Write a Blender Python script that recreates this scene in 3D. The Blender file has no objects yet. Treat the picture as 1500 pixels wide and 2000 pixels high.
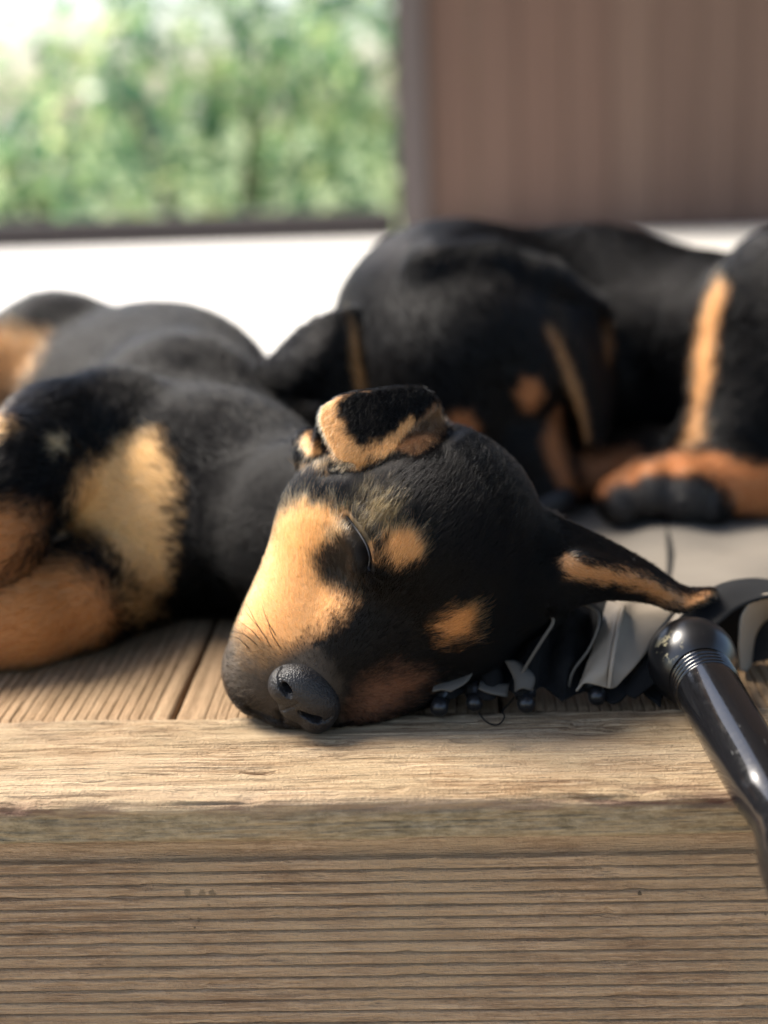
import bpy, bmesh, math, random
import numpy as np
from mathutils import Matrix, Vector
from mathutils.bvhtree import BVHTree

random.seed(7)
RNG = np.random.default_rng(11)
scene = bpy.context.scene

# ------------------------------------------------------------------ camera
W, H, F = 1500.0, 2000.0, 3115.0            # photograph size and focal length in its pixels
PITCH, YAW, ROLL = math.radians(14.0), math.radians(2.6), math.radians(-2.0)
CAM = np.array([0.0, -0.547, 0.246])
fw = np.array([-math.sin(YAW) * math.cos(PITCH), math.cos(YAW) * math.cos(PITCH), -math.sin(PITCH)])
ri = np.cross(fw, [0, 0, 1]); ri /= np.linalg.norm(ri)
up = np.cross(ri, fw)
ri, up = ri * math.cos(ROLL) + up * math.sin(ROLL), up * math.cos(ROLL) - ri * math.sin(ROLL)
cam_data = bpy.data.cameras.new("camera")
cam = bpy.data.objects.new("camera", cam_data)
scene.collection.objects.link(cam)
cam.matrix_world = Matrix([[ri[0], up[0], -fw[0], CAM[0]], [ri[1], up[1], -fw[1], CAM[1]],
                           [ri[2], up[2], -fw[2], CAM[2]], [0, 0, 0, 1]])
cam_data.sensor_fit = 'VERTICAL'
cam_data.sensor_height = 36.0
cam_data.lens = 36.0 * F / H
cam_data.clip_start = 0.02
cam_data.clip_end = 2000
cam_data.dof.use_dof = True
cam_data.dof.focus_distance = 0.624
cam_data.dof.aperture_fstop = 4.4
scene.camera = cam

# ------------------------------------------------------------------ light
SUN_AZ, SUN_EL = math.radians(-68), math.radians(50)      # azimuth from +Y towards +X
world = bpy.data.worlds.new("World"); scene.world = world
world.use_nodes = True
wn = world.node_tree.nodes; wl = world.node_tree.links
bg = wn["Background"]
sky = wn.new("ShaderNodeTexSky"); sky.sky_type = 'NISHITA'; sky.sun_disc = False
sky.sun_elevation = SUN_EL; sky.sun_rotation = SUN_AZ
sky.air_density = 1.0; sky.dust_density = 2.5; sky.ozone_density = 1.0
wl.new(sky.outputs[0], bg.inputs[0]); bg.inputs[1].default_value = 0.15
sd = bpy.data.lights.new("sun", 'SUN'); sd.energy = 5.0; sd.angle = math.radians(30); sd.color = (1.0, 0.93, 0.82)
sun = bpy.data.objects.new("sun", sd); scene.collection.objects.link(sun)
sdir = Vector((math.sin(SUN_AZ) * math.cos(SUN_EL), math.cos(SUN_AZ) * math.cos(SUN_EL), math.sin(SUN_EL)))
sun.rotation_euler = sdir.to_track_quat('Z', 'Y').to_euler()
sun.location = (-2, 1, 3)
scene.view_settings.view_transform = 'Standard'
scene.view_settings.look = 'None'
scene.view_settings.gamma = 1.0
scene.view_settings.use_curve_mapping = False
scene.view_settings.exposure = 1.15
scene.cycles.use_denoising = True
scene.cycles.sample_clamp_indirect = 2.0
scene.cycles.sample_clamp_direct = 12.0
scene.cycles.blur_glossy = 1.0
scene.cycles.caustics_reflective = False
scene.cycles.caustics_refractive = False
scene.cycles.max_bounces = 8
scene.cycles.transparent_max_bounces = 8

# ------------------------------------------------------------------ helpers
def ray(u, v):
    return fw + ri * ((u - W / 2) / F) - up * ((v - H / 2) / F)
def P(u, v, y):                                # the point seen at a pixel, at depth y in the place
    d = ray(u, v); return CAM + d * ((y - CAM[1]) / d[1])
def G(u, v, z=0.0):                            # the point seen at a pixel, on a level surface
    d = ray(u, v); return CAM + d * ((z - CAM[2]) / d[2])
def proj(p):
    d = np.asarray(p) - CAM; z = d @ fw
    return np.stack([W / 2 + F * (d @ ri) / z, H / 2 - F * (d @ up) / z], -1)

def link(name, data, parent=None, **props):
    o = bpy.data.objects.new(name, data); scene.collection.objects.link(o)
    if parent is not None: o.parent = parent
    for k, v in props.items(): o[k] = v
    return o
def mesh_obj(name, verts, faces, mat, parent=None, smooth=True, **props):
    me = bpy.data.meshes.new(name)
    me.from_pydata([tuple(map(float, v)) for v in verts], [], [tuple(map(int, f)) for f in faces])
    if smooth: me.polygons.foreach_set('use_smooth', [True] * len(me.polygons))
    if mat is not None: me.materials.append(mat)
    me.update()
    return link(name, me, parent, **props)
def np_mesh(name, V, Q, mat, smooth=True):     # quads from numpy arrays
    me = bpy.data.meshes.new(name)
    V = np.asarray(V, np.float32); Q = np.asarray(Q, np.int32)
    me.vertices.add(len(V)); me.vertices.foreach_set('co', V.ravel())
    n = Q.shape[1]
    me.loops.add(len(Q) * n); me.loops.foreach_set('vertex_index', Q.ravel())
    me.polygons.add(len(Q)); me.polygons.foreach_set('loop_start', np.arange(0, len(Q) * n, n, dtype=np.int32))
    me.update(calc_edges=True)
    if smooth: me.polygons.foreach_set('use_smooth', np.ones(len(Q), bool))
    if mat is not None: me.materials.append(mat)
    me.validate(); me.update()
    return me
def grid_faces(nu, nv, wrap=False):
    i, j = np.meshgrid(np.arange(nu - 1), np.arange(nv if wrap else nv - 1), indexing='ij')
    i = i.ravel(); j = j.ravel(); k = (j + 1) % nv
    return np.stack([i * nv + j, i * nv + k, (i + 1) * nv + k, (i + 1) * nv + j], 1)
_perm = np.random.default_rng(5).integers(0, 2**31, 4096)
def _hash(ix, iy, iz):
    return (_perm[(ix + _perm[(iy + _perm[iz & 4095]) & 4095]) & 4095] % 65536) / 32768.0 - 1.0
def noise(p, f=1.0):                           # value noise, -1..1
    p = np.asarray(p, float) * f; i = np.floor(p).astype(np.int64); t = p - i; t = t * t * (3 - 2 * t)
    r = 0
    for dx in (0, 1):
        for dy in (0, 1):
            for dz in (0, 1):
                w = (t[..., 0] if dx else 1 - t[..., 0]) * (t[..., 1] if dy else 1 - t[..., 1]) * (t[..., 2] if dz else 1 - t[..., 2])
                r = r + w * _hash(i[..., 0] + dx, i[..., 1] + dy, i[..., 2] + dz)
    return r
def fbm(p, f, o=3):
    return sum(noise(p, f * 2**k) / 2**k for k in range(o))

class NT:                                      # small node-tree builder
    def __init__(s, name):
        s.m = bpy.data.materials.new(name); s.m.use_nodes = True
        s.t = s.m.node_tree; s.n = s.t.nodes; s.b = s.n["Principled BSDF"]; s.out = s.n["Material Output"]
    def add(s, t, **kw):
        x = s.n.new(t)
        for k, v in kw.items(): setattr(x, k, v)
        return x
    def l(s, a, b): s.t.links.new(a, b)
    def coord(s, scale=(1, 1, 1), which='Object'):
        c = s.add("ShaderNodeTexCoord"); m = s.add("ShaderNodeMapping"); m.inputs['Scale'].default_value = scale
        s.l(c.outputs[which], m.inputs[0]); return m.outputs[0]
    def noise(s, vec, scale, detail=4, rough=.55, dist=0):
        x = s.add("ShaderNodeTexNoise"); x.inputs['Scale'].default_value = scale; x.inputs['Detail'].default_value = detail
        x.inputs['Roughness'].default_value = rough; x.inputs['Distortion'].default_value = dist
        s.l(vec, x.inputs['Vector']); return x.outputs['Fac']
    def ramp(s, fac, stops):
        x = s.add("ShaderNodeValToRGB"); e = x.color_ramp.elements
        while len(e) < len(stops): e.new(.5)
        for i, (p, c) in enumerate(stops):
            e[i].position = p; e[i].color = (c, c, c, 1) if not hasattr(c, '__len__') else (*c, 1)
        s.l(fac, x.inputs[0]); return x.outputs[0]
    def mix(s, fac, a, b, mode='MIX'):
        x = s.add("ShaderNodeMix", data_type='RGBA', blend_type=mode)
        for i, v in ((0, fac), (6, a), (7, b)):
            if hasattr(v, 'is_linked'): s.l(v, x.inputs[i])
            elif hasattr(v, '__len__'): x.inputs[i].default_value = (*v, 1)
            else: x.inputs[i].default_value = v
        return x.outputs[2]
    def math(s, op, a, b=0.0, clamp=False):
        x = s.add("ShaderNodeMath", operation=op, use_clamp=clamp)
        for i, v in ((0, a), (1, b)):
            if hasattr(v, 'is_linked'): s.l(v, x.inputs[i])
            else: x.inputs[i].default_value = v
        return x.outputs[0]
    def bump(s, h, strength=.5, dist=.001, chain=None):
        x = s.add("ShaderNodeBump"); x.inputs['Strength'].default_value = strength; x.inputs['Distance'].default_value = dist
        s.l(h, x.inputs['Height'])
        if chain is not None: s.l(chain, x.inputs['Normal'])
        return x.outputs[0]
    def set(s, **kw):
        names = dict(color='Base Color', rough='Roughness', metal='Metallic', spec='Specular IOR Level', normal='Normal',
                     coat='Coat Weight', coat_rough='Coat Roughness', sheen='Sheen Weight', trans='Transmission Weight')
        for k, v in kw.items():
            i = s.b.inputs[names[k]]
            if hasattr(v, 'is_linked'): s.l(v, i)
            elif hasattr(v, '__len__'): i.default_value = (*v, 1)
            else: i.default_value = v
        return s.m

def plain(name, col, rough=.6, **kw):
    t = NT(name); return t.set(color=col, rough=rough, **kw)

def wood_mat(name, axis, cols, grain=1.0, bump=.6, edge=False, stretch=.035, marks=(), lines=.9):
    """weathered decking; grain runs along the given axis"""
    t = NT(name)
    st = [1, 1, 1]; st[axis] = stretch
    v = t.coord(tuple(st)); v2 = t.coord((1, 1, 1))
    info = t.add("ShaderNodeObjectInfo")
    off = t.add("ShaderNodeVectorMath", operation='MULTIPLY_ADD'); off.inputs[1].default_value = (1, 1, 1)
    t.l(v, off.inputs[0]); t.l(info.outputs['Random'], off.inputs[2]); v = off.outputs[0]
    g1 = t.noise(v, 260 * grain, 6, .65, .3); g2 = t.noise(v, 900 * grain, 4, .7); g3 = t.noise(v2, 26, 5, .6); g4 = t.noise(v2, 900, 3, .6)
    c = t.ramp(g1, [(.34, cols[0]), (.45, cols[1]), (.55, cols[2]), (.66, cols[3])])
    c = t.mix(t.ramp(g2, [(.40, .0), (.52, 1.0)]), t.mix(.55, c, cols[0]), c)
    g5 = t.noise(v, 1700 * grain, 3, .6)
    c = t.mix(t.math('MULTIPLY', t.ramp(g5, [(.36, 1.), (.43, 0.)]), lines), c, tuple(x_ * .6 for x_ in cols[0]))
    c = t.mix(t.math('MULTIPLY', t.ramp(g5, [(.56, 0.), (.66, 1.)]), .7), c, cols[3])
    g6 = t.noise(v2, 420, 4, .7)
    c = t.mix(t.math('MULTIPLY', t.ramp(g6, [(.36, 1.), (.48, 0.)]), .35), c, cols[0])
    for u_ in marks:
        dd = t.add('ShaderNodeVectorMath', operation='DISTANCE'); cx = t.add('ShaderNodeTexCoord'); t.l(cx.outputs['Object'], dd.inputs[0]); dd.inputs[1].default_value = tuple(u_[0])
        mk = t.ramp(t.math('ADD', t.math('MULTIPLY', dd.outputs['Value'], 1 / u_[1]), t.math('MULTIPLY', t.math('SUBTRACT', g6, .5), 2.2)), [(.45, .9), (.7, 0.)])
        c = t.mix(mk, c, (.022, .015, .010))
    blot = t.ramp(g3, [(.42, 0.), (.68, .75)])
    c = t.mix(blot, c, cols[4])
    rnd = t.ramp(info.outputs['Random'], [(0, .82), (1, 1.1)])
    c = t.mix(1.0, c, rnd, 'MULTIPLY')
    if edge:                                   # old red-brown paint left along the arris, clay smeared on the face
        sep = t.add("ShaderNodeSeparateXYZ"); cc = t.add("ShaderNodeTexCoord"); t.l(cc.outputs['Object'], sep.inputs[0])
        long = t.coord((.16, 1, 1)); pn = t.noise(long, 90, 5, .65); pn2 = t.noise(long, 420, 4, .7)
        yy = t.ramp(t.math('MULTIPLY', t.math('ABSOLUTE', t.math('SUBTRACT', sep.outputs['Z'], -.0038)), 160), [(.0, 1.), (.75, 0.)])
        near = t.ramp(t.math('MULTIPLY', sep.outputs['Y'], 40), [(.30, 1.), (.62, 0.)])
        pm = t.math('MULTIPLY', t.math('MULTIPLY', yy, near), t.ramp(t.math('ADD', pn, t.math('MULTIPLY', pn2, .35)), [(.62, 0.), (.74, 1.)]))
        c = t.mix(pm, c, (.085, .032, .026))
        face = t.ramp(t.math('MULTIPLY', sep.outputs['Z'], -160), [(.55, 0.), (.9, 1.)])
        cl = t.noise(t.coord((.55, 1, 1)), 42, 5, .6)
        cm = t.math('MULTIPLY', face, t.ramp(cl, [(.36, .25), (.6, .9)]))
        c = t.mix(cm, c, t.mix(t.ramp(t.noise(t.coord((.35, 1, 1)), 340, 5, .7), [(.38, 0.), (.6, 1.)]), (.17, .13, .075), (.34, .27, .17)))
        pale = t.ramp(t.noise(long, 30, 4, .6), [(.45, 0.), (.6, .55)])
        c = t.mix(t.math('MULTIPLY', pale, t.math('SUBTRACT', 1.0, face)), c, (.46, .35, .23))
    h = t.math('ADD', t.math('MULTIPLY', g1, .6), t.math('ADD', t.math('MULTIPLY', g2, .5), t.math('ADD', t.math('MULTIPLY', g5, .45), t.math('MULTIPLY', g4, .35))))
    t.set(color=c, rough=.75, spec=.2, normal=t.bump(h, bump, .003))
    return t.m

# ------------------------------------------------------------------ materials
M = {}
M['board'] = wood_mat('deck_wood', 1, [(.16, .10, .052), (.225, .145, .08), (.275, .18, .102), (.33, .225, .135), (.22, .15, .085)], 1.0, .35, lines=.35)
M['nosing'] = wood_mat('nosing_wood', 0, [(.12, .068, .034), (.26, .17, .092), (.37, .265, .155), (.48, .37, .24), (.33, .25, .15)], 1.0, .85, edge=True)
M['riser'] = wood_mat('riser_wood', 0, [(.20, .125, .075), (.29, .19, .115), (.37, .255, .16), (.45, .32, .21), (.34, .245, .155)], .9, .8, stretch=.07, lines=.4, marks=[(P(u_, v_, .0128), r_) for u_, v_, r_ in ((366, 1746, .0022), (394, 1744, .0024), (414, 1745, .0022), (372, 1796, .0016), (388, 1796, .0013), (380, 1812, .0010), (408, 1768, .0009), (1250, 1745, .0010), (1496, 1785, .0012))])
t = NT('pale_floor'); v = t.coord(); n1 = t.noise(v, 3, 6); n2 = t.noise(v, 60, 4)
M['floor'] = t.set(color=t.mix(n2, t.ramp(n1, [(.3, (.56, .53, .48)), (.7, (.66, .63, .58))]), (.64, .61, .56)), rough=.5)
t = NT('bounce_concrete'); v = t.coord(); M['bounce_slab'] = t.set(color=t.ramp(t.noise(v, 9, 8), [(.3, (.40, .36, .30)), (.7, (.52, .48, .41))]), rough=.85)  # pale tone of the added slab, chosen to throw light back up
t = NT('ground_earth'); v = t.coord(); M['earth'] = t.set(color=t.ramp(t.noise(v, 8, 8), [(.3, (.10, .075, .05)), (.7, (.20, .16, .11))]), rough=.9)
t = NT('lawn_ground'); v = t.coord(); M['lawn'] = t.set(color=t.ramp(t.noise(v, 3, 8), [(.3, (.12, .17, .07)), (.7, (.24, .28, .12))]), rough=.9)
t = NT('wall_planks'); v = t.coord((1, 1, .06)); info = t.add("ShaderNodeObjectInfo")
off = t.add("ShaderNodeVectorMath", operation='ADD'); t.l(v, off.inputs[0]); t.l(info.outputs['Random'], off.inputs[1])
g = t.noise(off.outputs[0], 9, 4, .55)
cc = t.ramp(g, [(.3, (.105, .056, .038)), (.5, (.135, .076, .052)), (.7, (.16, .095, .066))])
cc = t.mix(t.ramp(info.outputs['Random'], [(.3, 0.), (1., .35)]), cc, (.15, .075, .05))
M['plank'] = t.set(color=cc, rough=.55, spec=.4)
M['dark_wood'] = plain('dark_beam_wood', (.045, .032, .028), .6)
M['post'] = plain('post_wood', (.10, .075, .068), .55)
t = NT('leaf_green'); info = t.add("ShaderNodeObjectInfo"); v = t.coord(); n = t.noise(v, 4.5, 2); n2 = t.noise(v, 15, 2)
lc = t.ramp(t.math('ADD', t.math('MULTIPLY', n, .6), t.math('MULTIPLY', n2, .4)), [(.38, (.03, .085, .06)), (.46, (.10, .22, .13)), (.53, (.30, .44, .22)), (.60, (.58, .62, .30))])
t.set(color=lc, rough=.26, spec=.9)
tr = t.add("ShaderNodeBsdfTranslucent"); t.l(lc, tr.inputs[0]); mx = t.add("ShaderNodeMixShader"); mx.inputs[0].default_value = .7
t.l(t.b.outputs[0], mx.inputs[1]); t.l(tr.outputs[0], mx.inputs[2]); t.l(mx.outputs[0], t.out.inputs[0]); M['leaf'] = t.m
M['bark'] = plain('bark', (.07, .05, .035), .9)

t = NT('puppy_skin'); a = t.add("ShaderNodeAttribute", attribute_name='fur_color')
v = t.coord(); h = t.noise(v, 1400, 3)
M['skin'] = t.set(color=t.mix(1.0, a.outputs['Color'], (.72, .72, .72), 'MULTIPLY'), rough=.6, spec=.1, normal=t.bump(h, .3, .0004))
def hair_mat(name, rough=.22, radial=.4, coat=.0):
    t = NT(name); a = t.add("ShaderNodeAttribute", attribute_name='fur_color')
    hb = t.add("ShaderNodeBsdfHairPrincipled"); hb.model = 'CHIANG'; hb.parametrization = 'COLOR'
    t.l(a.outputs['Color'], hb.inputs['Color'])
    hb.inputs['Roughness'].default_value = rough; hb.inputs['Radial Roughness'].default_value = radial
    hb.inputs['Coat'].default_value = coat; hb.inputs['IOR'].default_value = 1.2
    hb.inputs['Random Roughness'].default_value = .3
    t.l(hb.outputs[0], t.out.inputs[0]); t.n.remove(t.b); return t.m
M['fur'] = hair_mat('puppy_fur')
M['whisker'] = plain('whisker_hair', (.01, .008, .007), .4)
t = NT('nose_leather'); v = t.coord(); vo = t.add("ShaderNodeTexVoronoi"); vo.inputs['Scale'].default_value = 1300; t.l(v, vo.inputs['Vector'])
h = t.math('MULTIPLY', vo.outputs['Distance'], -1.0); h2 = t.noise(v, 500, 3)
M['nose'] = t.set(color=t.mix(t.ramp(h2, [(.4, 0.), (.7, 1.)]), (.010, .0095, .0105), (.020, .019, .020)), rough=.4, spec=.3, normal=t.bump(t.math('ADD', h, h2), .6, .0005))
M['lid'] = plain('eyelid_skin', (.030, .029, .031), .38, spec=.45)
t = NT('black_nylon'); v = t.coord(); wv = t.noise(v, 2500, 2)
M['nylon'] = t.set(color=(.0085, .0085, .009), rough=.85, spec=.1, normal=t.bump(wv, .2, .0003), sheen=.02)
t = NT('silver_lining'); v = t.coord(); wv = t.noise(v, 2500, 2); sm = t.noise(v, 35, 4)
M['silver'] = t.set(color=t.mix(sm, (.20, .165, .125), (.27, .225, .175)), rough=.6, metal=.0, normal=t.bump(wv, .2, .0003))
t = NT('spread_lining'); v = t.coord(); wv = t.noise(v, 2500, 2); sm = t.noise(v, 20, 4)
M['lining'] = t.set(color=t.mix(sm, (.105, .09, .072), (.15, .13, .105)), rough=.7, normal=t.bump(wv, .2, .0003))
M['hem'] = plain('lining_edge', (.062, .055, .046), .7)
M['plastic'] = plain('black_plastic', (.012, .012, .013), .35)
t = NT('black_lacquer'); v = t.coord(); n = t.noise(v, 55, 5, .6); n2 = t.noise(v, 400, 4)
chip_pos = P(1300, 1262, .082)
vm = t.add("ShaderNodeVectorMath", operation='DISTANCE'); c = t.add("ShaderNodeTexCoord"); t.l(c.outputs['Object'], vm.inputs[0]); vm.inputs[1].default_value = tuple(chip_pos)
chip = t.math('MULTIPLY', t.ramp(t.math('MULTIPLY', vm.outputs['Value'], 60), [(.15, 1.), (.5, 0.)]), t.ramp(t.noise(v, 190, 4, .6), [(.54, 0.), (.57, 1.)]))
scr = t.ramp(t.noise(t.coord((1, .12, .3)), 900, 2), [(.70, 0.), (.76, .5)])
col = t.mix(chip, (.006, .006, .007), (.42, .36, .22))
M['lacquer'] = t.set(color=t.mix(t.math('MULTIPLY', scr, .25), col, (.3, .3, .3)), rough=t.math('ADD', t.math('MULTIPLY', t.ramp(n2, [(.4, .0), (.8, 1.)]), .14), t.math('ADD', t.math('MULTIPLY', chip, .5), .13)), spec=.6, coat=.3, coat_rough=.08)

M['knob'] = M['lacquer'].copy(); M['knob'].name = 'worn_lacquer'; kb = M['knob'].node_tree.nodes['Principled BSDF']
for l_ in list(kb.inputs['Roughness'].links): M['knob'].node_tree.links.remove(l_)
kb.inputs['Roughness'].default_value = .3; kb.inputs['Coat Weight'].default_value = .15; kb.inputs['Coat Roughness'].default_value = .25
# ------------------------------------------------------------------ setting
def plane(name, x0, x1, y0, y1, z, mat, **kw):
    return mesh_obj(name, [(x0, y0, z), (x1, y0, z), (x1, y1, z), (x0, y1, z)], [(0, 1, 2, 3)], mat, smooth=False, **kw)
def box(x0, x1, y0, y1, z0, z1, bev=0.0):
    bm = bmesh.new(); bmesh.ops.create_cube(bm, size=1)
    for v in bm.verts:
        v.co = ((x0 + x1) / 2 + v.co.x * (x1 - x0), (y0 + y1) / 2 + v.co.y * (y1 - y0), (z0 + z1) / 2 + v.co.z * (z1 - z0))
    if bev: bmesh.ops.bevel(bm, geom=bm.edges[:] + bm.verts[:], offset=bev, segments=2, affect='EDGES')
    return bm
def bm_obj(name, bm, mat, parent=None, smooth=False, **kw):
    me = bpy.data.meshes.new(name); bm.to_mesh(me); bm.free()
    if smooth: me.polygons.foreach_set('use_smooth', [True] * len(me.polygons))
    me.materials.append(mat); return link(name, me, parent, **kw)

plane('ground', -300, 300, -300, 300, -.36, M['lawn'], kind='structure')
plane('bounce_slab', -5, 5, -6, .03, -.356, M['bounce_slab'], kind='structure')  # unseen pale ground slab, added to bounce light onto the riser

# porch floor behind the decking
bm_obj('porch_floor', box(-2.6, 2.6, .80, 2.74, -.30, -.002), M['floor'], kind='structure')

# decking: ribbed boards behind a nosing board, ribbed riser below
deck = bm_obj('deck', box(-1.3, 1.3, .03, .79, -.34, -.026), M['dark_wood'], kind='structure')
def ribbed_profile(width, margin, pitch, depth, n=9, soft=.42):
    """(across, height) points of a reeded board face"""
    pts = [(0, -.004), (.0008, -.0008), (.002, 0)]
    pts += [(margin * .5, 0)]
    k = int(round((width - 2 * margin) / pitch)); p = (width - 2 * margin) / k
    for i in range(k):
        for j in range(n):
            f = j / n
            s = min(1, abs(math.sin(math.pi * f)) / soft)
            pts.append((margin + (i + f) * p, -depth * (1 - s**.6)))
    pts += [(width - margin, -depth), (width - margin * .8, 0), (width - .002, 0), (width - .0008, -.0008), (width, -.004)]
    return np.array(pts)
BW = .1385
def deck_board(x0, seed):
    pr = ribbed_profile(BW, .0088, .0047, .0013)
    ys = np.concatenate([np.linspace(.0860, .26, 60), np.linspace(.27, .79, 30)])
    A, Yg = np.meshgrid(pr[:, 0], ys, indexing='ij'); Hh = np.repeat(pr[:, 1:2], len(ys), 1)
    p = np.stack([A + x0, Yg * .12, np.full_like(A, seed)], -1)
    wear = fbm(np.stack([A + x0, Yg, np.full_like(A, seed * 3.1)], -1), 60, 3)
    Hh = Hh + noise(p, 420) * .00022 + np.where(Hh > -.001, np.minimum(0, wear) * .0007, 0)
    front = np.clip((.0885 - Yg) / .0025, 0, 1); Hh = np.where(Hh > -.0035, Hh - front**2 * .0012, Hh)
    Vt = np.stack([A + x0 + noise(p, 60) * .0002, Yg, Hh - .0004], -1)
    n0, n1 = Vt.shape[:2]
    Vv = Vt.reshape(-1, 3); Q = grid_faces(n0, n1)[:, ::-1]
    # front and side skirts
    fr = Vt[:, 0, :].copy(); fr[:, 2] = -.022
    base = len(Vv); Vv = np.concatenate([Vv, fr]); i = np.arange(n0 - 1)
    Q2 = np.stack([i * n1, (i + 1) * n1, base + i + 1, base + i], 1)
    me = np_mesh('board', Vv, np.concatenate([Q, Q2]), M['board']); link('board', me, deck)
    for a in (0, n0 - 1):
        pass
xs = [-.1220 - .0006 - BW - k * (BW + .0012) for k in range(3)] + [-.1220 + .0006 + k * (BW + .0012) for k in range(5)]
for k, x in enumerate(xs): deck_board(x, k * 1.7)

# nosing board: rounded arris, raised grain
def nosing():
    path = [(.0850, -.016), (.0852, -.004), (.0846, -.0006), (.0838, 0)]
    path += [(y, 0) for y in np.linspace(.083, .004, 200)]
    R_ = .0034
    path += [(.0034 - R_ * math.sin(a), -R_ + R_ * math.cos(a)) for a in np.linspace(.15, math.pi / 2, 10)]
    path += [(0.0, z) for z in np.linspace(-.0042, -.0150, 40)]
    path += [(.0012, -.0166), (.003, -.0172), (.02, -.0174)]
    path = np.array(path); x = np.linspace(-.62, .62, 620)
    d = np.gradient(path, axis=0); d /= np.linalg.norm(d, axis=1)[:, None]
    nrm = np.stack([d[:, 1], -d[:, 0]], 1); nrm *= np.where(nrm @ np.array([-.7, .7]) < 0, -1, 1)[:, None]
    s = np.concatenate([[0], np.cumsum(np.linalg.norm(np.diff(path, axis=0), axis=1))])
    Xg, Sg = np.meshgrid(x, s, indexing='xy')
    q = np.stack([Xg * .05 + .01 * noise(np.stack([Xg * 4, Sg * 30, 0 * Xg], -1)), Sg, 0 * Xg], -1)
    dsp = (.5 - np.abs(noise(q, 330))) * .0011 + noise(q + 3, 900) * .00036 - np.maximum(0, noise(q + 7, 620) - .45) * .0014 + noise(np.stack([Xg * .4, Sg, 0 * Xg + 5], -1), 60) * .0004
    gouge = fbm(np.stack([Xg * .35, Sg, 0 * Xg + 9], -1), 110, 3); dsp += np.minimum(0, gouge + .55) * .0022
    edge = np.exp(-((Sg - .0975) / .0035)**2); en = np.stack([Xg, Sg * .3, 0 * Xg], -1); dsp += edge * (noise(en, 30) * .0007 - np.maximum(0, fbm(en + 2, 75, 3) - .25) * .0024 - .0002)
    Vv = np.stack([Xg, path[:, 0][:, None] + nrm[:, 0][:, None] * dsp, path[:, 1][:, None] + nrm[:, 1][:, None] * dsp], -1)
    me = np_mesh('nosing_board', Vv.reshape(-1, 3), grid_faces(len(s), len(x)), M['nosing']); link('nosing_board', me, deck)
nosing()
def riser():
    pr = ribbed_profile(.145, .012, .0050, .0022, 10, .36)
    x = np.linspace(-.62, .62, 420)
    Xg, A = np.meshgrid(x, pr[:, 0], indexing='xy'); Hh = np.repeat(pr[:, 1:2], len(x), 1)
    q = np.stack([Xg * .06, A, 0 * Xg + 4], -1)
    dsp = Hh + noise(q, 500) * .00016 + np.where(Hh > -.0009, np.minimum(0, fbm(np.stack([Xg * .35, A, 0 * Xg], -1), 260, 3) + .35) * .0012, 0)
    sl = noise(np.stack([Xg, A * 0, A * 0], -1), 3) * .0005
    Vv = np.stack([Xg, .0128 - dsp, -.0182 - A + sl], -1)
    me = np_mesh('riser_board', Vv.reshape(-1, 3), grid_faces(len(pr), len(x)), M['riser']); link('riser_board', me, deck)
riser()

# rear wall of the porch: dark kerb beam under the opening, post, vertical planks to the right
WY = 2.77
bm_obj('kerb_beam', box(-2.6, P(772, 450, WY)[0], WY, WY + .09, -.30, P(300, 426, WY)[2], .006), M['dark_wood'], label='dark low timber beam along the foot of the garden opening', category='beam')
px0, px1 = P(776, 300, WY)[0], P(836, 300, WY)[0]
bm_obj('corner_post', box(px0, px1, WY - .03, WY + .09, -.30, 2.25, .006), M['post'], label='square brown timber post between garden opening and plank wall', category='post')
bm_obj('shade_roof', box(-.35, 2.7, -1.7, 2.95, 2.26, 2.34, .004), M['dark_wood'], label='unseen dark timber porch roof, added to shade the deck', category='roof')  # out of view; added and sized to cut overhead sky light
wall = link('plank_wall', None, label='brown vertical plank wall behind the curled puppy', category='wall'); wall.location = (0, 0, 0)
x = px1; k = 0
while x < 2.6:
    w = .088 + .01 * random.random()
    bm_obj('plank', box(x + .0005, x + w - .0005, WY + .0015 * random.random(), WY + .05, -.30, 2.25, .003), M['plank'], wall)
    x += w; k += 1

def tube(pts, rad, seg=6):
    pts = np.array(pts, float); rad = np.broadcast_to(rad, (len(pts),)); T = np.gradient(pts, axis=0); T /= np.linalg.norm(T, axis=1)[:, None] + 1e-12
    a = np.array([.3, .5, .8]); U = np.cross(T, a); U /= np.linalg.norm(U, axis=1)[:, None]; B = np.cross(T, U)
    th = np.linspace(0, 2 * math.pi, seg, endpoint=False)
    V = pts[:, None, :] + rad[:, None, None] * (U[:, None, :] * np.cos(th)[None, :, None] + B[:, None, :] * np.sin(th)[None, :, None])
    return V.reshape(-1, 3), grid_faces(len(pts), seg, True)

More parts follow.
